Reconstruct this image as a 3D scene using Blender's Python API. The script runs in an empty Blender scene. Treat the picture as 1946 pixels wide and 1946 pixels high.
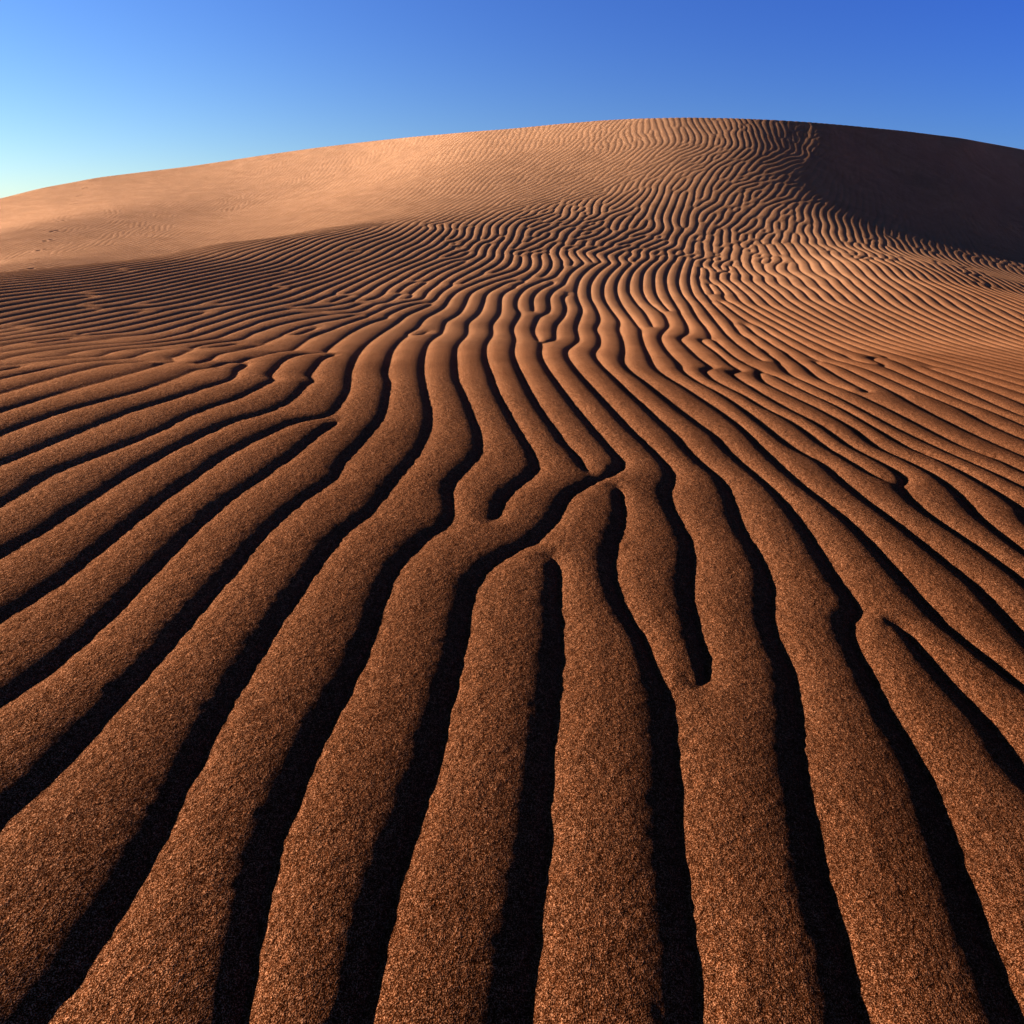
import bpy, math
import numpy as np
# ================================================================ camera, sky, sun, exposure
SC = bpy.context.scene
SUN_EL, SUN_AHEAD = 16.0, 13.0        # degrees: height, and how far ahead of due left (+X is right, +Y ahead)
SUN_STRENGTH, SKY_STRENGTH, EXPOSURE = 5.0, 0.05, 2.0
SKY_LOW, SKY_HIGH = (.56, .60, .82), (.43, .53, 1.0)
SKY_LEFT, SKY_RIGHT = (1.20, 1.20, .90), (.37, .545, .77)
cam_d = bpy.data.cameras.new('camera'); cam = bpy.data.objects.new('camera', cam_d); SC.collection.objects.link(cam)
cam.location = (0, 0, 0.50); cam.rotation_euler = (math.radians(90-23.7), 0, 0)
cam_d.sensor_width = 36; cam_d.sensor_height = 36; cam_d.lens = 36*1291.0/1946.0
cam_d.clip_start = 0.01; cam_d.clip_end = 20000
SC.camera = cam
sun_d = bpy.data.lights.new('sun', 'SUN'); sun = bpy.data.objects.new('sun', sun_d); SC.collection.objects.link(sun)
sun_d.energy = SUN_STRENGTH; sun_d.angle = math.radians(0.53); sun_d.color = (1.0, 0.90, 0.78)
_e, _b = math.radians(SUN_EL), math.radians(SUN_AHEAD)
SUN_DIR = (-math.cos(_b)*math.cos(_e), math.sin(_b)*math.cos(_e), math.sin(_e))
from mathutils import Vector
sun.rotation_euler = Vector(SUN_DIR).to_track_quat('Z', 'Y').to_euler()
W = bpy.data.worlds.new('World'); SC.world = W; W.use_nodes = True
wn = W.node_tree; wn.nodes.clear()
sky = wn.nodes.new('ShaderNodeTexSky'); sky.sky_type = 'NISHITA'; sky.sun_disc = False
sky.sun_elevation = _e; sky.sun_rotation = math.atan2(SUN_DIR[0], SUN_DIR[1])
sky.altitude = 800; sky.air_density = 1.0; sky.dust_density = 0.0; sky.ozone_density = 4.0
# desert sky: deeper and more violet away from the horizon and away from the sun
tc = wn.nodes.new('ShaderNodeTexCoord'); sx = wn.nodes.new('ShaderNodeSeparateXYZ'); wn.links.new(tc.outputs['Generated'], sx.inputs[0])
def wmap(sock, a, b, smooth=True):
    m = wn.nodes.new('ShaderNodeMapRange'); m.interpolation_type = 'SMOOTHSTEP' if smooth else 'LINEAR'
    m.inputs['From Min'].default_value = a; m.inputs['From Max'].default_value = b; wn.links.new(sock, m.inputs['Value']); return m.outputs[0]
def wmix(a, b, fac, mode='MIX'):
    m = wn.nodes.new('ShaderNodeMix'); m.data_type = 'RGBA'; m.blend_type = mode
    if isinstance(fac, float): m.inputs['Factor'].default_value = fac
    else: wn.links.new(fac, m.inputs['Factor'])
    for s_, v in ((6, a), (7, b)):
        if isinstance(v, tuple): m.inputs[s_].default_value = (*v, 1)
        else: wn.links.new(v, m.inputs[s_])
    return m.outputs[2]
elev = wmix(wmix(SKY_LOW, SKY_HIGH, wmap(sx.outputs['Z'], 0.02, 0.26)), (.16, .15, .20), wmap(sx.outputs['Z'], 0.30, 0.75))  # last stop: zenith out of view, darkened to cut blue fill in the shadows
side = wmix(SKY_LEFT, SKY_RIGHT, wmap(sx.outputs['X'], -0.65, 0.55, False))
g1_ = wmix(sky.outputs[0], elev, 1.0, 'MULTIPLY'); hs = wn.nodes.new('ShaderNodeHueSaturation'); hs.inputs['Saturation'].default_value = 1.0
wn.links.new(wmix(g1_, side, 1.0, 'MULTIPLY'), hs.inputs['Color'])
bg = wn.nodes.new('ShaderNodeBackground'); bg.inputs['Strength'].default_value = SKY_STRENGTH
out = wn.nodes.new('ShaderNodeOutputWorld')
wn.links.new(hs.outputs[0], bg.inputs['Color']); wn.links.new(bg.outputs[0], out.inputs['Surface'])
SC.view_settings.view_transform = 'Standard'; SC.view_settings.look = 'None'; SC.view_settings.exposure = EXPOSURE; SC.view_settings.gamma = 1
N_RELAX = 280

# ---------------------------------------------------------------- camera numbers (metres, 1946 px photo units)
F_PX, CC = 1291.0, 973.0
PITCH = math.radians(23.7)
CAM = np.array([0.0, 0.0, 0.50])
FW = np.array([0, math.cos(PITCH), -math.sin(PITCH)])
UP = np.array([0, math.sin(PITCH), math.cos(PITCH)])
def ray(px, py):
    px = np.asarray(px, float); py = np.asarray(py, float)
    X = (px-CC)/F_PX; Y = -(py-CC)/F_PX
    return np.stack([X, FW[1]+Y*UP[1], FW[2]+Y*UP[2]], -1)
def plane_z(x, y):
    return -0.075*x + 0.005*y
def on_plane(px, py):
    d = ray(px, py)
    t = (CAM[2])/(-(d[..., 2]) + (-0.075*d[..., 0]+0.005*d[..., 1]))
    return CAM + t[..., None]*d
# ---------------------------------------------------------------- the dune's large form: survey points (px, py, depth)
CTRL = []
for px, py in [(-300,1900),(300,1900),(973,1900),(1600,1900),(2300,1900),(-300,1300),(200,1300),(700,1300),(1250,1300),(1750,1300),(2300,1300),
               (-200,950),(150,950),(550,950),(973,950),(1400,950),(1800,950),(2200,950),(0,760),(350,760),(700,760),(1050,760),(1400,760),(1750,760),(2150,760)]:
    CTRL.append(on_plane(px, py))
SURV = [ # visible surface
 # left foreground up to its crest
 (-250,660,3.2),(0,640,3.3),(250,630,3.7),(500,630,4.0),(750,630,4.3),
 (-250,575,3.9),(0,560,4.4),(200,540,5.1),(400,520,6.0),(600,510,6.9),(850,520,7.0),(1000,560,5.9),
 (0,527,5.1),(200,500,6.3),(400,466,8.0),(600,436,9.7),(760,410,11.2),
 # centre
 (1150,620,4.9),(1150,560,6.4),(1150,500,8.2),(1100,450,9.7),(1000,470,8.8),(1050,400,11.1),(950,420,10.2),
 (1300,600,5.2),(1350,540,7.4),(1350,490,9.3),(1300,430,10.7),(1300,370,11.9),(1280,300,13.2),(1260,224.5,15.0),
 (1100,330,13.2),(1100,231.5,16.0),(900,380,12.2),(900,320,14.4),(900,250,17.5),
 # left dune
 (700,380,13.6),(700,330,17.0),(700,268,20.5),(450,400,15.5),(450,360,18.0),(450,301,21.5),
 (200,440,13.0),(200,400,15.5),(200,335,21.0),(0,505,9.5),(0,440,13.0),(0,378,20.0),(-250,560,9.5),(-250,450,18.0),(-500,560,14.0),
 # right: foot of the shaded face, the face and its brow
 (1500,580,6.05),(1500,520,8.3),(1460,440,10.8),(1470,370,12.1),(1440,300,13.3),(1430,226.5,15.0),
 (1700,640,4.8),(1700,560,6.8),(1650,500,8.6),(1590,430,11.2),(1560,360,12.7),(1550,300,13.85),(1545,233,15.35),
 (1946,640,5.3),(1946,600,6.2),(1946,580,6.9),(1946,558,8.1),(1946,538,9.4),(1800,505,9.5),(1720,480,10.3),
 (1946,500,12.0),(1946,460,15.0),(1946,400,19.0),(1946,284,29.0),(1946,340,24.0),(1800,440,13.2),(1800,360,15.6),(1800,259,21.5),(1680,440,11.5),(1680,380,13.4),(1680,320,15.6),(1680,245,18.2),(1610,238.5,16.6),(1740,251.5,19.8),(1870,268,25.5),
 (2200,605,8.0),(2200,550,12.0),(2200,500,17.0),(2200,420,25.0),(2200,335,38.0),
]
for px, py, t in SURV:
    CTRL.append(CAM + t*ray(px, py))
# hidden ground: the hollow behind the near crest and the slopes beyond the skyline
def beyond(px, py, t, dt, drop):
    p = CAM + t*ray(px, py); q = CAM + (t+dt)*ray(px, py)
    CTRL.append(np.array([q[0], q[1], p[2]-drop]))
for px, py, t in [(0,527,5.1),(200,500,6.3),(400,466,8.0)]:
    beyond(px, py, t, 2.0, 0.26)
beyond(600,436,9.7,1.6,0.04)
beyond(-250,575,3.9,3.0,0.30)
CTRL += [np.array([0,-3,0.]), np.array([-4,-3,.25]), np.array([4,-3,-.25]), np.array([-4,0,.25]), np.array([4,0,-.3]), np.array([-8,2,.2]), np.array([-14,4,0]), np.array([7,1,-.5])]
CTRL = np.array(CTRL)
def tps_k(r2): return 0.5*r2*np.log(r2+1e-9)
def tps_fit(P, z, lam):
    n = len(P)
    A = np.zeros((n+3, n+3))
    d2 = ((P[:, None]-P[None])**2).sum(-1)
    A[:n, :n] = tps_k(d2)+np.eye(n)*lam
    A[:n, n] = 1; A[:n, n+1:] = P; A[n, :n] = 1; A[n+1:, :n] = P.T
    return np.linalg.solve(A, np.r_[z, 0, 0, 0])
TPS_P = CTRL[:, :2]
TPS_W = tps_fit(TPS_P, CTRL[:, 2], 0.002)
def tps_eval(x, y):
    sh = np.shape(x); x = np.ravel(x); y = np.ravel(y); out = np.empty(len(x))
    n = len(TPS_P)
    for a in range(0, len(x), 20000):
        X = x[a:a+20000]; Y = y[a:a+20000]
        d2 = (X[:, None]-TPS_P[:, 0])**2+(Y[:, None]-TPS_P[:, 1])**2
        out[a:a+20000] = tps_k(d2) @ TPS_W[:n]+TPS_W[n]+TPS_W[n+1]*X+TPS_W[n+2]*Y
    return out.reshape(sh)

# skyline: distance along azimuth where the dune's brow lies; beyond it the ground falls away
SKY = [(-700,560,16.0),(-500,500,18.0),(-250,436,19.0),(0,378,20.0),(200,335,21.0),(450,301,21.5),(700,268,20.5),(900,250,17.5),(1100,231.5,16.0),(1260,224.5,15.0),(1430,226.5,15.05),(1545,233,15.45),
       (1610,238.5,16.6),(1680,245,18.2),(1740,251.5,19.8),(1800,259,21.5),(1946,284,29.0),(2200,335,38.0),(2500,420,50.0)]
_sp = np.array([CAM+t*ray(px, py) for px, py, t in SKY])
SKY_A = np.arctan2(_sp[:, 0], _sp[:, 1]); SKY_R = np.hypot(_sp[:, 0], _sp[:, 1])
_sl = np.array([(-700,560),(-500,500),(-250,436),(-100,399),(0,377.5),(80,357),(147,345),(181,338),(254,329),(362,316),(507,294),(600,281),(700,269),(781,260.5),(900,250),(962,245.5),(1060,236),(1143,229),
                (1210,225.5),(1300,223.5),(1391,224.8),(1470,228),(1536,232),(1608,238),(1717,248.5),(1826,262),(1946,284),(2080,312),(2200,338),(2500,420)], float)
_d = ray(_sl[:, 0], _sl[:, 1]); SL_A = np.arctan2(_d[:, 0], _d[:, 1]); SL_T = _d[:, 2]/np.hypot(_d[:, 0], _d[:, 1])
def smooth_interp(x, xs, ys, w=0.03):
    o = 0
    for k, c in ((-1, .25), (-.5, .5), (0, .5), (.5, .5), (1, .25)):
        o = o+c*np.interp(x+k*w, xs, ys)
    return o/2.0
def base_exact(x, y):
    x = np.asarray(x, float); y = np.asarray(y, float)
    az = np.arctan2(x, y); R = np.hypot(x, y)
    Rs = smooth_interp(az, SKY_A, SKY_R)
    m = R > Rs
    s = np.where(m, Rs/np.maximum(R, 1e-6), 1.0)
    z = tps_eval(x*s, y*s)
    # the brow itself follows the surveyed skyline; ground in front of it stays below that line
    te = smooth_interp(az, SL_A, SL_T, 0.012); zs = CAM[2]+Rs*te
    zt = tps_eval(Rs*np.sin(az), Rs*np.cos(az)); q = np.clip((R*s/Rs-.80)/.20, 0, 1); q = q*q*(3-2*q)
    z = z+(zs-zt)*q
    lim = CAM[2]+R*s*te; near_ = np.clip((R*s-6)/3, 0, 1); over = z-lim+.02
    z = np.where((over > 0) & (near_ > 0), z-near_*np.maximum(over-.02*np.exp(-over/.02), 0)*(1-q), z)
    if m.any():
        d = (R-Rs)[m]
        tan_e = (z[m]-CAM[2])/Rs[m]
        brow = np.interp(az[m], [0.22, 0.46], [1.2, 0.12])      # rounded crest in the middle, sharp brink above the slip face
        slope = 0.42
        # slope goes from tan_e at the brow to -slope over the distance "brow"
        z[m] = z[m] + tan_e*d - (tan_e+slope)*(d - brow*(1-np.exp(-d/brow)))
    return z
# ---------------------------------------------------------------- helpers on regular grids
def cubic(G, fx, fy):
    """Catmull-Rom lookup of G[j,i] at fractional (fx=i, fy=j)"""
    n, m = G.shape
    fx = np.clip(fx, 1, m-2.001); fy = np.clip(fy, 1, n-2.001)
    i = fx.astype(np.int32); j = fy.astype(np.int32)
    a = (fx-i).astype(np.float32); b = (fy-j).astype(np.float32)
    def w(t): return (-.5*t+t*t-.5*t**3, 1-2.5*t*t+1.5*t**3, .5*t+2*t*t-1.5*t**3, -.5*t*t+.5*t**3)
    wx = w(a); wy = w(b); out = 0
    flat = G.ravel(); base = (j-1)*m+(i-1)
    for q in range(4):
        row = 0
        for p in range(4):
            row = row+wx[p]*flat[base+p]
        out = out+wy[q]*row
        base = base+m
    return out
BX0, BY0, BH = -46.0, -46.0, 0.2
_bx = np.arange(BX0, 46.1, BH); _by = np.arange(BY0, 46.1, BH)
_X, _Y = np.meshgrid(_bx, _by)
BASE = tps_eval(_X, _Y)
def tps_eval(x, y):
    return cubic(BASE, (np.clip(x, -45, 45)-BX0)/BH, (np.clip(y, -45, 45)-BY0)/BH)
def drop_to_base(px, py):
    """photo point -> point on the visible front of the large form"""
    d = ray(px, py); t = np.full(d.shape[:-1], 0.25); lo = t.copy(); hit = np.zeros(t.shape, bool)
    for k in range(700):
        p = CAM+t[..., None]*d
        h = p[..., 2]-base_exact(p[..., 0], p[..., 1])
        hit |= h < 0
        lo = np.where(hit, lo, t); t = np.where(hit, t, np.minimum(t*1.008, 40))
        if hit.all(): break
    hi = t.copy()
    for k in range(18):
        mid = (lo+hi)/2; p = CAM+mid[..., None]*d
        under = p[..., 2] < base_exact(p[..., 0], p[..., 1])
        hi = np.where(under, mid, hi); lo = np.where(under, lo, mid)
    p = CAM+hi[..., None]*d
    return p[..., :2]
# ---------------------------------------------------------------- troughs read off the photograph, in the local units of nine enlargements
Z = {'A': (0,900,2.76), 'B': (650,850,2.76), 'C': (1246,850,2.76), '4': (0,500,3.864), '5': (480,500,3.864), '6': (960,500,3.864), '7': (1446,500,3.864),
     '8': (0,1446,3.864), '9': (480,1446,3.864), 'X': (960,1446,3.864), 'Y': (1446,1446,3.864), 'N': (0,0,1)}
TR = """
A 0 140 120 70 230 0 | 4 1110 1240 1300 1140 1500 1055 1700 990 1830 930 | 5 40 905 90 875 150 868
A 0 400 200 290 350 190 500 95 650 0 | 4 1200 1385 1500 1235 1700 1150 1932 1085 | 5 120 1065 240 1010 330 930 380 880 450 870
A 0 735 150 640 330 525 450 430 600 310 750 195 900 80 1000 10 | 4 1600 1420 1800 1310 1932 1250 | 5 150 1215 300 1160 400 1140 500 1120 580 1070 650 980 680 920 690 830 730 710 800 615 900 535 1050 440 1130 380 1310 305
N -160 1430 | A 0 1170 200 1035 350 915 500 790 650 640 800 480 950 330 1150 150 1370 0 | 5 100 1510 250 1420 400 1300 520 1210 610 1168
N -170 1665 | A 0 1740 200 1570 400 1370 550 1220 750 1010 900 840 1050 660 1200 500 1350 320 1550 140 1740 10 | 5 600 1490 750 1330 850 1220 930 1120 960 1010 985 880 960 810 980 730 1010 640 1080 560 1190 480 1260 400 1390 330 1430 270 1500 210 1650 140 1800 90 1932 50
N -120 2110 | 8 100 1932 250 1750 450 1500 600 1280 800 1020 950 800 1100 560 1250 280 | A 1000 1480 1100 1290 1200 1120 1350 880 1500 660 1620 500 1740 330 | B 60 380 120 330 230 200 350 60 390 0 | 5 1270 1200 1280 1100 1260 980 1240 870 1230 780 1240 680 1280 580 1380 500 1410 430 1500 380 1550 310 1600 220 1750 150 1932 90
N 420 2110 | 8 1700 1932 1720 1700 1790 1400 1830 1100 1900 800 | 9 50 700 130 500 240 250 | A 1520 1600 1650 1330 1750 1170 | B 90 1050 160 850 220 690 310 560 430 450 540 380 560 300 540 230 590 140 680 50 700 0 | 5 1640 1250 1600 1130 1560 1020 1520 930 1480 840 1475 720 1485 610 1560 520 1570 440 1650 370 1690 290 1720 220 1850 150 1932 130
B 795 345 820 280 880 210 970 140 1000 90 970 0 | 6 120 1290 60 1190 0 1080 | 5 1780 940 1740 820 1700 710 1700 600 1750 520 1750 450 1800 380 1815 320 1820 250 1860 210 1932 180
N 615 2110 | 9 700 1932 780 1650 830 1400 880 1150 940 900 1030 650 1150 350 1240 50 | B 430 1720 490 1430 560 1150 600 950 640 760 710 640 830 560 1000 460 1100 360 1150 270 1230 210 1310 170 1250 90 1190 10 | 6 430 1350 360 1240 260 1100 180 970 120 850 70 740 45 650 60 560 45 480 90 400 100 360 75 330 80 270 140 190 250 140 350 105
B 1325 160 1400 125 1450 85 | 6 760 1370 660 1250 560 1130 450 990 370 880 300 780 250 680 250 600 225 550 200 500 215 440 240 390 300 370 320 330 315 260 350 200 430 150 470 80 560 10
B 1440 265 1455 340 1430 430 1385 560 1380 650 1425 790 1480 890 1560 990 1610 1130 1650 1300 1670 1500 1690 1700 | X 1170 400 1200 700 1240 1100 1280 1500 1305 1932 | N 1312 2110
B 1125 700 1100 800 1100 950 1085 1150 1060 1400 1030 1600 | X 220 350 200 600 165 900 110 1250 60 1600 10 1932 | N 945 2110
B 1890 1220 1850 1050 1820 900 1790 750 1800 620 1800 500 1740 380 1680 250 1715 150 1680 80 | 6 1000 1310 900 1220 800 1110 700 1000 600 890 520 800 450 700 440 640 500 590 530 560 515 480 530 410 555 350 530 280 518 235 525 160 550 105 610 45 680 0
6 245 582 300 576 350 560 355 500 370 450 420 400 440 330 422 265 450 238 510 232
N 1655 2110 | Y 640 1932 560 1500 450 1150 360 800 290 400 220 50 | C 700 1400 680 1200 640 1080 590 980 565 850 570 720 520 570 430 430 380 280 330 170 230 90 140 0 | 6 1250 1280 1100 1140 1000 1040 900 950 780 830 680 730 640 660 680 600 680 540 655 480 685 410 660 330 620 250 620 160 680 70 770 0
N 2010 2110 | Y 1830 1932 1700 1600 1560 1250 1450 900 1330 650 1220 350 1130 60 | C 1180 1380 1090 1200 1020 1050 970 940 990 900 1035 860 960 740 880 620 800 480 720 360 600 220 450 90 350 0 | 6 1550 1290 1400 1180 1250 1070 1130 970 1000 865 900 790 850 720 860 640 850 560 820 480 835 430 760 330 720 260 715 180 750 100 830 20
C 1932 1280 1850 1210 1700 1090 1550 980 1450 880 1320 740 1180 580 1040 430 900 310 780 220 650 110 540 0 | 6 1750 1230 1600 1110 1450 1010 1300 910 1200 850 1100 780 1060 720 1050 690 1010 600 990 530 980 480 930 420 850 310 815 220 820 140 870 60 930 0
Y 1932 200 1800 40 | C 1760 1520 1620 1360 1480 1200 1350 1040 1280 955
C 1932 1000 1800 870 1680 740 1530 620 1380 500 1230 380 1080 270 960 170 860 80 700 0 | 7 0 1195 | 6 1700 1050 1550 950 1400 870 1290 790 1265 740 1180 650 1130 560 1150 500 1190 460 1150 370 1050 290 1005 210 1000 130 1020 60 1080 0
C 1010 80 950 40 | 7 450 1340 300 1220 150 1130 0 1060 | 6 1750 980 1600 905 1500 850 1450 790 1500 765 1400 690 1310 600 1270 550 1330 510 1320 440 1280 370 1200 230 1175 150 1180 80 1220 0
6 900 215 905 130 940 60 1000 0
6 905 220 960 300 1020 370 1070 460
6 1150 0 1100 60 1090 130 1100 220 1150 300 1200 355
C 1932 710 1850 650 1700 540 1550 440 1400 340 1290 235 1265 185 1285 155 1240 120 1150 70 1010 0 | 7 400 1185 200 1080 0 965 | 6 1800 910 1700 850 1640 800 1720 795 1650 750 1550 660 1430 570 1500 550 1470 480 1400 400 1350 300 1290 220 1265 130 1300 0
C 1200 175 1265 200
C 1932 570 1800 460 1680 360 1570 240 1450 150 1300 70 1150 0 | 7 700 1240 600 1175 400 1065 200 970 0 870 | 6 1850 790 1750 740 1650 680 1530 570
C 1932 340 1800 250 1650 160 1480 70 1310 0 | 7 800 1200 550 1055 350 960 150 860 0 795
C 1932 220 1750 130 1600 65 1460 0 | 7 1000 1225 800 1120 550 985 350 890 200 815 150 760 100 715 0 640
C 1932 140 1750 50 1600 0 | 7 1000 1110 700 965 500 890 400 840 300 755 220 700
7 1932 1140 1700 1040 1468 930 1200 820 1000 730 880 690 800 700
7 1932 1200 1700 1100 1400 985 1100 850 900 760
6 1890 720 1800 670 1700 600 1640 550 1600 510 1520 410 1450 320 1380 240 1350 160 1350 90 1370 0
6 1932 660 1830 600 1780 550
6 1700 490 1640 420 1550 330 1480 250 1430 170 1410 100
4 0 1460 300 1330 600 1205 900 1090 1200 1000 1500 900 1680 845 1720 790 1800 740
4 0 1240 350 1110 700 1010 1000 930 1250 840 1400 780 1560 765
4 0 1075 300 980 600 890 900 810 1150 740 1300 715
4 0 945 250 870 500 800 750 745 960 733
4 0 840 250 790 500 740 750 712 900 700 1000 670 1080 645 1200 640
4 0 755 250 720 500 700 680 690 800 650 950 630
4 0 695 200 660 500 620 700 600 950 585 1130 560 1400 500
4 0 650 200 622 500 585 700 560 850 535
4 0 600 300 560 600 530
4 1200 690 1300 670 1400 620 1550 590 1750 560 1850 510 1932 490
4 1430 740 1520 710 1570 670 1700 640 1932 590
4 1750 720 1850 680 1932 660
5 90 830 150 770 210 710 330 670 540 660
5 380 830 440 760 500 700 570 685
5 510 650 600 580 720 500 850 440 1000 400
5 0 690 120 660 260 640 340 590 420 540 560 490 700 440 830 395
5 0 605 150 550 300 490 450 440 620 410 760 385
5 0 510 150 460 300 425 450 395 600 370
5 0 440 200 390 400 360 650 370 800 350 900 300 1000 290
5 960 390 1100 330 1200 300 1310 293
6 200 350 195 260 250 200 350 150
"""
def spline(P, step):
    """dense Catmull-Rom curve through P"""
    P = np.array(P, float)
    if len(P) < 2: return P
    Q = np.vstack([2*P[0]-P[1], P, 2*P[-1]-P[-2]]); out = []
    for a in range(len(P)-1):
        p0, p1, p2, p3 = Q[a:a+4]; n = max(2, int(np.hypot(*(p2-p1))/step))
        t = (np.arange(n)/n)[:, None]
        out.append(.5*((2*p1)+(-p0+p2)*t+(2*p0-5*p1+4*p2-p3)*t*t+(-p0+3*p1-3*p2+p3)*t**3))
    out.append(P[-1:])
    return np.vstack(out)
TROUGHS = []
for ln in TR.strip().split('\n'):
    pts = []
    for seg in ln.split('|'):
        w = seg.split(); ox, oy, sc = Z[w[0]]; v = list(map(float, w[1:]))
        for a in range(0, len(v), 2): pts.append((ox+v[a]/sc, oy+v[a+1]/sc))
    TROUGHS.append(spline(pts, 4.0))
def resample(P, ds):
    L = np.r_[0, np.cumsum(np.hypot(*np.diff(P, axis=0).T))]
    n = max(2, int(L[-1]/ds)+1); s = np.linspace(0, L[-1], n)
    return np.c_[np.interp(s, L, P[:, 0]), np.interp(s, L, P[:, 1])]
# into the world; tangents, and k = wave vector (phase grows towards the lee side)
LP, LT, LN_, LI = [], [], [], []
_all = drop_to_base(*np.vstack(TROUGHS).T); _c = np.cumsum([0]+[len(T) for T in TROUGHS])
for n, T in enumerate(TROUGHS):
    W = resample(_all[_c[n]:_c[n+1]], 0.006)
    g = np.gradient(W, axis=0)
    k = np.ones(7)/7
    if len(W) > 9: g = np.c_[np.convolve(np.pad(g[:, 0], 3, 'edge'), k, 'valid'), np.convolve(np.pad(g[:, 1], 3, 'edge'), k, 'valid')]
    g /= np.hypot(*g.T)[:, None]+1e-9
    nrm = np.c_[g[:, 1], -g[:, 0]]
    sg = np.sign((nrm*[1, .15]).sum(1)); sg = np.where(abs(nrm[:, 0]) < .35, np.sign(sg.sum()+.5), sg)
    LP.append(W); LT.append(g); LN_.append(nrm*sg[:, None]); LI.append(np.full(len(W), n))
LP = np.vstack(LP); LT = np.vstack(LT); LN_ = np.vstack(LN_); LI = np.concatenate(LI)
LAM0 = 0.13
Q = np.arange(0, len(LP), 6); SP = LP[::2]; SI = LI[::2]; lamq = np.full(len(Q), LAM0)
for a in range(0, len(Q), 300):
    q = Q[a:a+300]
    d = SP[None]-LP[q][:, None]
    dn = d[..., 0]*LN_[q, 0][:, None]+d[..., 1]*LN_[q, 1][:, None]; dt = d[..., 0]*LT[q, 0][:, None]+d[..., 1]*LT[q, 1][:, None]
    ok = (np.abs(dt) < .35*np.abs(dn)) & (SI[None] != LI[q][:, None]) & (np.abs(dn) > .03) & (np.abs(dn) < .26)
    up = np.where(ok & (dn > 0), dn, 9).min(1); dw = np.where(ok & (dn < 0), -dn, 9).min(1)
    up = np.where(up > 1, np.where(dw > 1, LAM0, dw), up); dw = np.where(dw > 1, up, dw)
    lamq[a:a+300] = (up+dw)/2
lam = np.clip(np.interp(np.arange(len(LP)), Q, lamq), .06, .2)
K_LINE = LN_*(2*np.pi/lam)[:, None]
# ---------------------------------------------------------------- crest directions elsewhere (px, py, angle of the crest in the picture)
HINT = [(60,545,4),(50,600,7),(300,520,8),(300,490,9),(500,500,12),(550,470,14),(700,480,14),(700,450,13),(850,450,18),(1000,470,21),(1000,430,24),
 (900,400,24),(1000,360,22),(1120,310,27),(1180,325,25),(1050,320,28),(1100,400,40),(1150,430,32),(1150,360,25),(1000,270,55),(900,290,42),(800,300,40),(700,290,42),(600,300,42),(650,370,27),(800,350,28),(700,410,18),
 (1150,250,65),(1200,260,72),(1250,240,76),(1320,245,88),(1400,255,60),(1480,260,55),(1250,295,24),(1400,305,25),(1500,315,18),(1300,360,30),(1450,370,22),(1250,420,40),
 (1380,420,38),(1520,420,48),(1350,470,50),(1450,470,62),(1550,470,80),(1250,470,42),(1150,480,32),(1180,500,40),(1650,480,100),(1700,490,115),(1750,510,125),(1850,535,140),(1930,560,152),
 (1500,540,118),(1600,600,143),(1700,620,150),(1900,640,158),(1900,760,157),(1700,760,152),(1550,720,146),(1900,850,155),(1800,560,140),
 (450,350,38),(300,400,38),(400,400,36),(200,430,38),(200,380,40),(500,420,30),(100,450,38),(1600,360,70),(1700,400,80),(1800,330,90),(1900,450,110)]
hp = np.array(HINT, float)
H0 = drop_to_base(hp[:, 0], hp[:, 1]); ang = np.radians(hp[:, 2])
H1 = drop_to_base(hp[:, 0]+2*np.cos(ang), hp[:, 1]-2*np.sin(ang))
ht = H1-H0; ht /= np.hypot(*ht.T)[:, None]; hn = np.c_[ht[:, 1], -ht[:, 0]]; hn *= np.sign((hn*[1, .1]).sum(1))[:, None]
hx, hy = hp[:, 0], hp[:, 1]
hl = np.where((hx < 620) & (hy < 445), .100, np.where((hx < 820) & (hy < 400), .115, np.where((hx < 1160) & (hy < 420), .121, np.where(hy < 345, .124, np.where((hx < 560) & (hy < 560), .112, LAM0)))))
K_HINT = hn*(2*np.pi/hl)[:, None]
# ---------------------------------------------------------------- wave-vector field
def k_field(xs, ys, step):
    S = np.vstack([LP[::step], H0]); K = np.vstack([K_LINE[::step], K_HINT]).astype(np.float32); S = S.astype(np.float32)
    X, Y = np.meshgrid(xs, ys); P = np.c_[X.ravel(), Y.ravel()].astype(np.float32); out = np.empty((len(P), 2), np.float32)
    for a in range(0, len(P), 2000):
        p = P[a:a+2000]; R2 = (p**2).sum(1)+.3
        d2 = ((p[:, None]-S[None])**2).sum(-1)/R2[:, None]
        w = 1/(d2+1.5e-4)**2
        w[:, -len(H0):] *= 60
        out[a:a+2000] = (w@K)/w.sum(1)[:, None]
    # keep the wavelength honest where directions average out
    m = np.hypot(*out.T); lo = 2*np.pi/.15
    out *= np.where(m < lo, lo/np.maximum(m, 1e-3), 1)[:, None]
    return out.reshape(len(ys), len(xs), 2)
def blurred_noise(shape, cells, rng):
    g = rng.standard_normal((int(shape[0]/cells)+6, int(shape[1]/cells)+6)).astype(np.float32)
    J, I = np.meshgrid(np.arange(shape[0])/cells+2, np.arange(shape[1])/cells+2, indexing='ij')
    return cubic(g, I.ravel(), J.ravel()).reshape(shape)
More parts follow.
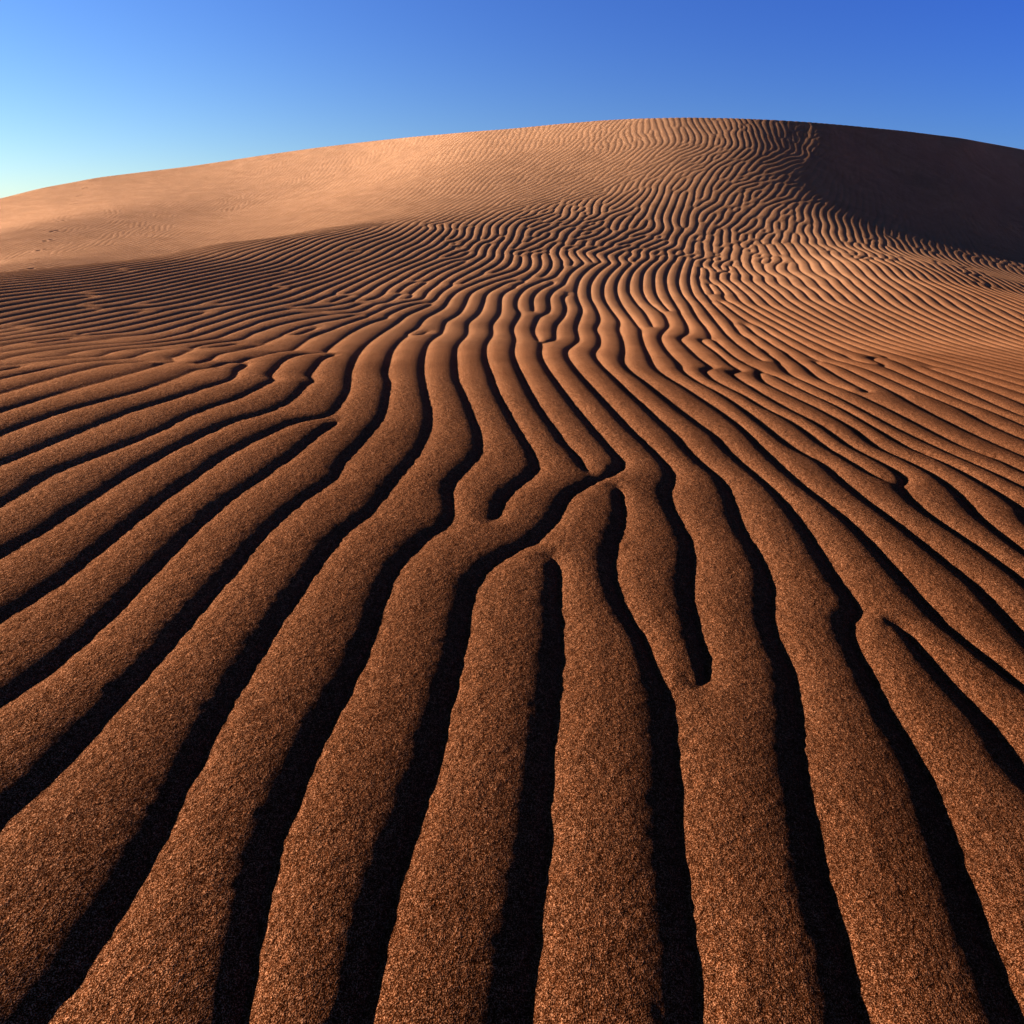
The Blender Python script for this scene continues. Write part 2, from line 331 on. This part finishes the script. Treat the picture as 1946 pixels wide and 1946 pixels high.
def make_level(x0, y0, nx, ny, h, kx0, ky0, kh, KG, jitter):
    """lattice data: link phases and pinned cells"""
    X = x0+np.arange(nx)*h; Y = y0+np.arange(ny)*h
    FX, FY = np.meshgrid((X-kx0)/kh, (Y-ky0)/kh)
    kx = cubic(KG[..., 0], FX.ravel(), FY.ravel()).reshape(ny, nx); ky = cubic(KG[..., 1], FX.ravel(), FY.ravel()).reshape(ny, nx)
    if jitter:
        rng = np.random.default_rng(5)
        XX, YY = np.meshgrid(X, Y); far = np.clip((np.hypot(XX, YY)-5)/4, 0, 1)
        a = far*(0.11*blurred_noise((ny, nx), .40/h, rng)+0.12*blurred_noise((ny, nx), 1.6/h, rng))
        c, s = np.cos(a), np.sin(a); kx, ky = kx*c-ky*s, kx*s+ky*c
        m = 1+far*.06*blurred_noise((ny, nx), .9/h, rng); kx *= m; ky *= m
    Ux = np.exp(1j*h*(kx[:, 1:]+kx[:, :-1])/2).astype(np.complex64)
    Uy = np.exp(1j*h*(ky[1:]+ky[:-1])/2).astype(np.complex64)
    pins = {}
    L = np.rint((LP-[x0, y0])/h).astype(int)
    ok = (L[:, 0] > 0) & (L[:, 0] < nx-1) & (L[:, 1] > 0) & (L[:, 1] < ny-1)
    q = np.where(ok)[0]; ii, jj = L[q, 0], L[q, 1]
    off = np.stack([x0+ii*h, y0+jj*h], 1)-LP[q]
    dn = (off*LN_[q]).sum(1)
    val = np.exp(1j*dn*np.hypot(*K_LINE[q].T)).astype(np.complex64)
    o = np.argsort(-abs(dn)); pj, pi, pv = jj[o], ii[o], val[o]
    return kx, ky, Ux, Uy, (pj, pi, pv)
def relax(F, Ux, Uy, pins, n, edge=None):
    pj, pi, pv = pins
    cUx = np.conj(Ux); cUy = np.conj(Uy)
    for it in range(n):
        G = 0.6*F
        G[:, 1:] += F[:, :-1]*Ux
        G[:, :-1] += F[:, 1:]*cUx
        G[1:] += F[:-1]*Uy
        G[:-1] += F[1:]*cUy
        a = np.abs(G)
        G *= 1/(0.35*a+1.6*np.sqrt(a)+.3)*np.float32(1)
        # soft normalisation: |F| heads for ~1
        F = G*np.float32(1.55)
        a = np.abs(F); F = F/np.maximum(a, .35)*np.minimum(a, 1)
        F[pj, pi] = pv
    return F
def soften(F, Ux, Uy, n):
    """ripples lose height around their ends and forks"""
    cUx = np.conj(Ux); cUy = np.conj(Uy)
    for it in range(n):
        G = 1.0*F; w = 1.0
        G[:, 1:] += F[:, :-1]*Ux; G[:, :-1] += F[:, 1:]*cUx; G[1:] += F[:-1]*Uy; G[:-1] += F[1:]*cUy
        F = G/5
    a = np.abs(F); return F/np.maximum(a, 1e-6)*np.minimum(a*1.12, 1)
h1 = 0.0175
X0, Y0, NX, NY = -17.0, -1.2, int(30/h1), int(27.2/h1)
kh = 0.15
kxs = np.arange(X0-.6, X0+31, kh); kys = np.arange(Y0-.6, Y0+28.5, kh)
KG = k_field(kxs, kys, 9)
kx1, ky1, Ux, Uy, pins = make_level(X0, Y0, NX, NY, h1, kxs[0], kys[0], kh, KG, True)
rng = np.random.default_rng(11)
# first guess: the smooth phase whose gradient is nearest to k (Poisson, mirrored), roughened a little
def poisson_phase(kx, ky, h):
    n, m = kx.shape
    gx = np.concatenate([kx, -kx[:, ::-1]], 1); gx = np.concatenate([gx, gx[::-1]], 0)
    gy = np.concatenate([ky, ky[:, ::-1]], 1); gy = np.concatenate([gy, -gy[::-1]], 0)
    fx = 2*np.pi*np.fft.fftfreq(2*m, h)[None]; fy = 2*np.pi*np.fft.fftfreq(2*n, h)[:, None]
    d = fx**2+fy**2; d[0, 0] = 1
    P = (-1j*fx*np.fft.fft2(gx)-1j*fy*np.fft.fft2(gy))/d; P[0, 0] = 0
    return np.fft.ifft2(P).real[:n, :m]
ph = poisson_phase(kx1, ky1, h1)
_gx = X0+np.arange(NX)*h1; _gy = (Y0+np.arange(NY)*h1)[:, None]
GRIT = 1.0+2.0*np.clip((np.hypot(_gx[None], _gy)-2)/2, 0, 1)+6.0*np.clip((_gx+.5)/1.5, 0, 1)[None]*np.clip((_gy-8)/1.5, 0, 1)
F = (np.exp(1j*ph)+GRIT*(rng.standard_normal((NY, NX))+1j*rng.standard_normal((NY, NX)))).astype(np.complex64)
F = relax(F, Ux, Uy, pins, N_RELAX)
F_hard = F; F = soften(F, Ux, Uy, 12)
h2 = 0.007
X2, Y2, NX2, NY2 = -2.6, -0.2, int(5.2/h2), int(4.6/h2)
k2x = np.arange(X2-.3, X2+5.7, .05); k2y = np.arange(Y2-.3, Y2+5.1, .05)
KG2 = k_field(k2x, k2y, 4)
kx2, ky2, Ux2, Uy2, pins2 = make_level(X2, Y2, NX2, NY2, h2, k2x[0], k2y[0], .05, KG2, False)
JJ, II = np.meshgrid(np.arange(NY2), np.arange(NX2), indexing='ij')
F2 = cubic(F_hard, ((X2+II*h2-X0)/h1).ravel(), ((Y2+JJ*h2-Y0)/h1).ravel()).reshape(NY2, NX2).astype(np.complex64)
edge = (II < 4) | (II >= NX2-4) | (JJ < 4) | (JJ >= NY2-4)
ej, ei = np.where(edge); pins2 = (np.r_[ej, pins2[0]], np.r_[ei, pins2[1]], np.r_[F2[ej, ei], pins2[2]])
F2 = soften(relax(F2, Ux2, Uy2, pins2, 300), Ux2, Uy2, 18)
def phase_at(x, y):
    f = cubic(F, (x-X0)/h1, (y-Y0)/h1)
    m = (x > X2+.1) & (x < X2+NX2*h2-.1) & (y > Y2+.1) & (y < Y2+NY2*h2-.1)
    f[m] = cubic(F2, (x[m]-X2)/h2, (y[m]-Y2)/h2)
    return f
# ================================================================ the sand sheet
# rows in distance, columns in azimuth around the tripod, finer where the ripples are seen
def rows():
    r = [0.04]
    while r[-1] < 2500:
        R = r[-1]
        if R < .3: d = .02
        elif R < 1.2: d = .0032*R**.5
        elif R < 31: d = min(.0036*R**.9, .0155)
        else: d = .0155*(R/31)**9 if R < 60 else R*.08
        d = min(d, R*.08) if R > 31 else d
        r.append(R+d)
    return np.array(r)
def cols():
    a = [0.0]
    while a[-1] < math.pi:
        d = .00105 if a[-1] < .66 else (.0035 if a[-1] < 1.15 else .016)
        a.append(a[-1]+d)
    a = np.array(a[:-1]); a = a*math.pi/(a[-1]+.008)
    return np.r_[-a[:0:-1], a]
RR = rows(); AA = cols(); nr, na = len(RR), len(AA)
def sand_height(x, y, R, az):
    z = base_exact(x, y)
    far = np.clip((R-55)/60, 0, 1)
    z = z*(1-far)+far*(-3.2)
    z = np.where(R > 45, np.maximum(z, -3.2), z)
    behind = np.clip((2.6-np.abs(az))/.6, 0, 1)
    inx = np.clip(np.minimum(x-X0, X0+NX*h1-x)/1.0, 0, 1)*np.clip(np.minimum(y-Y0, Y0+NY*h1-y)/.8, 0, 1)
    m = (inx > 0) & (behind > 0)
    f = phase_at(x[m], y[m])
    fx, fy = x[m], y[m]; nz = np.clip(7-R[m], 0, 5)/5
    wob1 = cubic(NZ1, (fx/.021) % 280+3, (fy/.021) % 280+3)*nz; wob2 = cubic(NZ1, (fx/.0078) % 280+3, (fy/.0078) % 280+3)*nz
    prof = np.interp((np.angle(f)/(2*np.pi)+.895+.006*wob1+.004*wob2) % 1.0, PR_S, PR_H)
    am = cubic(AMP, (x[m]-X0)/.5, (y[m]-Y0)/.5)
    z[m] += am*prof*np.clip(np.abs(f), 0, 1)*inx[m]*behind[m]+.00016*wob2+.00022*wob1
    for (fx_, fy_) in TRACK:                     # a line of small footprints up the pale slope
        k_ = (np.abs(x-fx_) < .25) & (np.abs(y-fy_) < .25)
        if k_.any():
            r2 = ((x[k_]-fx_)**2+(y[k_]-fy_)**2)
            z[k_] += -.024*np.exp(-r2/(2*.026**2))+.006*np.exp(-r2/(2*.075**2))
    return z
TRACK = []
_tp = [(475,397),(437,437),(408,476),(377,519),(345,563),(310,610),(273,663),(238,712),(205,762),(165,810),(122,865),(1398,287),(1412,282)]
_tw = drop_to_base(np.array([p[0]/2.76 for p in _tp]), np.array([200+p[1]/2.76 for p in _tp]))
for _p in _tw:
    TRACK += [(_p[0], _p[1]), (_p[0]+.045, _p[1]+.10)]
NZ1 = np.random.default_rng(3).standard_normal((280, 280)).astype(np.float32); NZ1 = np.pad(NZ1, ((3, 7), (3, 7)), 'wrap')
# one ripple from crest to crest: short steep lee side, long convex windward side
_s = np.arange(1000)/1000
_u = 2*_s**0.92-1; _h = 1-2*np.where(_u < 0, np.abs(_u)**2.1, np.abs(_u)**2.7)
_k = np.exp(-.5*(np.arange(-100,101)/22.)**2); _k /= _k.sum()
PR_H = np.convolve(np.r_[_h[-100:], _h, _h[:100]], _k, 'valid'); PR_S = np.r_[_s, 1.0]; PR_H = np.r_[PR_H, PR_H[0]]
A0 = 0.0078
_ax, _ay = np.meshgrid(X0+np.arange(int(NX*h1/.5)+3)*.5, Y0+np.arange(int(NY*h1/.5)+3)*.5)
AMP = np.full(_ax.shape, A0)
def amp_spot(px, py, v, r):
    p = drop_to_base(np.array([float(px)]), np.array([float(py)]))[0]
    w = np.exp(-((_ax-p[0])**2+(_ay-p[1])**2)/(2*r*r)); return w, v
_wt = np.full(_ax.shape, .02); _wv = _wt*A0
for px, py, v, r in [(0,420,.0015,4),(200,400,.0018,3),(400,380,.0022,3),(600,340,.0028,3),(550,400,.0018,2),(700,420,.0022,1.5),(750,340,.0030,2),(850,370,.0030,1.5),(900,290,.0042,2),(1050,330,.0042,1.2),
                     (1000,450,A0,1.5),(1200,450,A0,1.5),(1200,300,A0*.68,1.5),(1450,300,A0*.75,1.5),(1450,400,A0*.85,1.5),(1400,500,A0,2),(0,600,A0,1.5),(300,560,A0,1.5),(300,490,.0020,.8),(100,540,.0017,.6),(500,480,.0028,.7),(600,520,A0,1.5),(1000,700,A0,1.0),(1700,620,A0*1.15,1.5),(1850,700,A0*1.15,.8),(1850,600,A0*1.2,1.5),(1600,540,A0*1.05,1),(100,600,A0*.42,1),(300,600,A0*.52,.8),(20,680,A0*.5,.5),(50,850,A0*.42,.6),(300,800,A0*.50,.5),(-50,1100,A0*.48,.5),(200,1200,A0*.55,.5),(200,1700,A0*.62,.4),(600,1200,A0*.70,.5),(973,1600,A0*.84,.5),(1250,1800,A0*.84,.4),(1600,1500,A0,.4),(1700,330,.0030,3)]:
    w, v = amp_spot(px, py, v, r); _wt += w; _wv += w*v
AMP = (_wv/_wt).astype(np.float32)
co = np.empty((nr, na, 3), np.float32)
for a in range(0, nr, 60):
    R = RR[a:a+60, None]; x = R*np.sin(AA)[None]; y = R*np.cos(AA)[None]
    Rb = np.broadcast_to(R, x.shape); Ab = np.broadcast_to(AA[None], x.shape)
    co[a:a+60, :, 0] = x; co[a:a+60, :, 1] = y
    co[a:a+60, :, 2] = sand_height(x.ravel(), y.ravel(), Rb.ravel(), Ab.ravel()).reshape(x.shape)
verts = co.reshape(-1, 3); nv = len(verts)
i = np.arange(nr-1)[:, None]*na; j = np.arange(na)[None]; j2 = (j+1) % na
quads = np.stack([i+j, i+na+j, i+na+j2, i+j2], -1).reshape(-1, 4).astype(np.int32)[:, ::-1]
cap = np.arange(na, dtype=np.int32)            # small polygon under the tripod
nf = len(quads)
me = bpy.data.meshes.new('sand_dune')
me.vertices.add(nv); me.vertices.foreach_set('co', verts.ravel())
me.loops.add(nf*4+na); me.polygons.add(nf+1)
me.loops.foreach_set('vertex_index', np.r_[quads.ravel(), cap[::-1]])
me.polygons.foreach_set('loop_start', np.r_[np.arange(nf)*4, nf*4].astype(np.int32))
me.polygons.foreach_set('use_smooth', np.ones(nf+1, bool))
me.update(calc_edges=True)
ground = bpy.data.objects.new('sand_dune', me); SC.collection.objects.link(ground)
ground['kind'] = 'structure'
print('sand sheet', nr, 'x', na, nv)
# ---------------------------------------------------------------- sand
mat = bpy.data.materials.new('sand'); mat.use_nodes = True; nt = mat.node_tree; N = nt.nodes; L = nt.links
bs = N['Principled BSDF']; bs.inputs['Roughness'].default_value = 1.0; bs.inputs['Specular IOR Level'].default_value = 0.0
geo = N.new('ShaderNodeNewGeometry')
def noise(scale, detail=2, rough=.5):
    n = N.new('ShaderNodeTexNoise'); n.inputs['Scale'].default_value = scale; n.inputs['Detail'].default_value = detail; n.inputs['Roughness'].default_value = rough
    L.new(geo.outputs['Position'], n.inputs['Vector']); return n
def ramp(src, stops):
    r = N.new('ShaderNodeValToRGB'); cr = r.color_ramp
    while len(cr.elements) < len(stops): cr.elements.new(.5)
    for e, (p, c) in zip(cr.elements, stops): e.position = p; e.color = (*c, 1) if len(c) == 3 else c
    L.new(src, r.inputs['Fac']); return r
def mixc(a, b, fac, mode='MIX'):
    m = N.new('ShaderNodeMix'); m.data_type = 'RGBA'; m.blend_type = mode
    if isinstance(fac, float): m.inputs['Factor'].default_value = fac
    else: L.new(fac, m.inputs['Factor'])
    for s, v in ((6, a), (7, b)):
        if isinstance(v, tuple): m.inputs[s].default_value = (*v, 1)
        else: L.new(v, m.inputs[s])
    return m.outputs[2]
grain = noise(1100, 1, .5); speck = noise(300, 2, .7); clump = noise(105, 2, .7); patch = noise(3.0, 3, .55)
g1 = ramp(grain.outputs['Fac'], [(.34, (.024, .007, .002)), (.52, (.138, .047, .0165)), (.66, (.46, .235, .125))])
g2 = ramp(speck.outputs['Fac'], [(.34, (.50, .46, .44)), (.5, (.97, .96, .95)), (.66, (1.45, 1.42, 1.4))])
col = mixc(g1.outputs[0], g2.outputs[0], 1.0, 'MULTIPLY')
g3 = ramp(clump.outputs['Fac'], [(.34, (.80, .78, .77)), (.5, (.98, .98, .97)), (.66, (1.2, 1.19, 1.18))])
col = mixc(col, g3.outputs[0], 1.0, 'MULTIPLY')
pr = ramp(patch.outputs['Fac'], [(.35, (.88, .86, .86)), (.65, (1.08, 1.06, 1.05))])
col = mixc(col, pr.outputs[0], 1.0, 'MULTIPLY')
# coarse dark grains cover the ripple field round the tripod, finer pale sand the slopes behind; vignette-like light fall-off towards near and right is painted in too
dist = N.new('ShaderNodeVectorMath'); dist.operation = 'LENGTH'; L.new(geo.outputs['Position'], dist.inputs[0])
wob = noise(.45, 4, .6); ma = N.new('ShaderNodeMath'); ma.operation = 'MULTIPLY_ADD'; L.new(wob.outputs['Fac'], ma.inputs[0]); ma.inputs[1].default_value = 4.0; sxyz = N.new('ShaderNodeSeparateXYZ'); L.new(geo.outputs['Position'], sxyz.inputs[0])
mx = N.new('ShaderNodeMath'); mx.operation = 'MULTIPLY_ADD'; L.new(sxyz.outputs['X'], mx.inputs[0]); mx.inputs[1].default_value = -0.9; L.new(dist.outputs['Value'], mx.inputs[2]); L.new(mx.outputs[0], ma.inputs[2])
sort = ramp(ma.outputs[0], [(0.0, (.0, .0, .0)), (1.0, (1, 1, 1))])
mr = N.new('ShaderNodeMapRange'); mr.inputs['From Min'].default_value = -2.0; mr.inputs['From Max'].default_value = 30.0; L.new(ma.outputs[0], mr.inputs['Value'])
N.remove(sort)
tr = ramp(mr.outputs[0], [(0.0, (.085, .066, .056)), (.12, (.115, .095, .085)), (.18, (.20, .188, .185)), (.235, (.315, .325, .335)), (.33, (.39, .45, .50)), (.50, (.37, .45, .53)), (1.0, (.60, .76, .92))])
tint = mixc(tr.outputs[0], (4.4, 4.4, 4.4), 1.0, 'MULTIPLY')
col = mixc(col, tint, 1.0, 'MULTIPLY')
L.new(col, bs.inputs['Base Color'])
b1 = N.new('ShaderNodeBump'); b1.inputs['Distance'].default_value = 0.0008; b1.inputs['Strength'].default_value = 1.0
L.new(grain.outputs['Fac'], b1.inputs['Height'])
b2 = N.new('ShaderNodeBump'); b2.inputs['Distance'].default_value = 0.0016; b2.inputs['Strength'].default_value = 0.8
L.new(speck.outputs['Fac'], b2.inputs['Height']); L.new(b1.outputs[0], b2.inputs['Normal']); b3 = N.new('ShaderNodeBump'); b3.inputs['Distance'].default_value = 0.0030; b3.inputs['Strength'].default_value = .8
L.new(clump.outputs['Fac'], b3.inputs['Height']); L.new(b2.outputs[0], b3.inputs['Normal']); L.new(b3.outputs[0], bs.inputs['Normal'])
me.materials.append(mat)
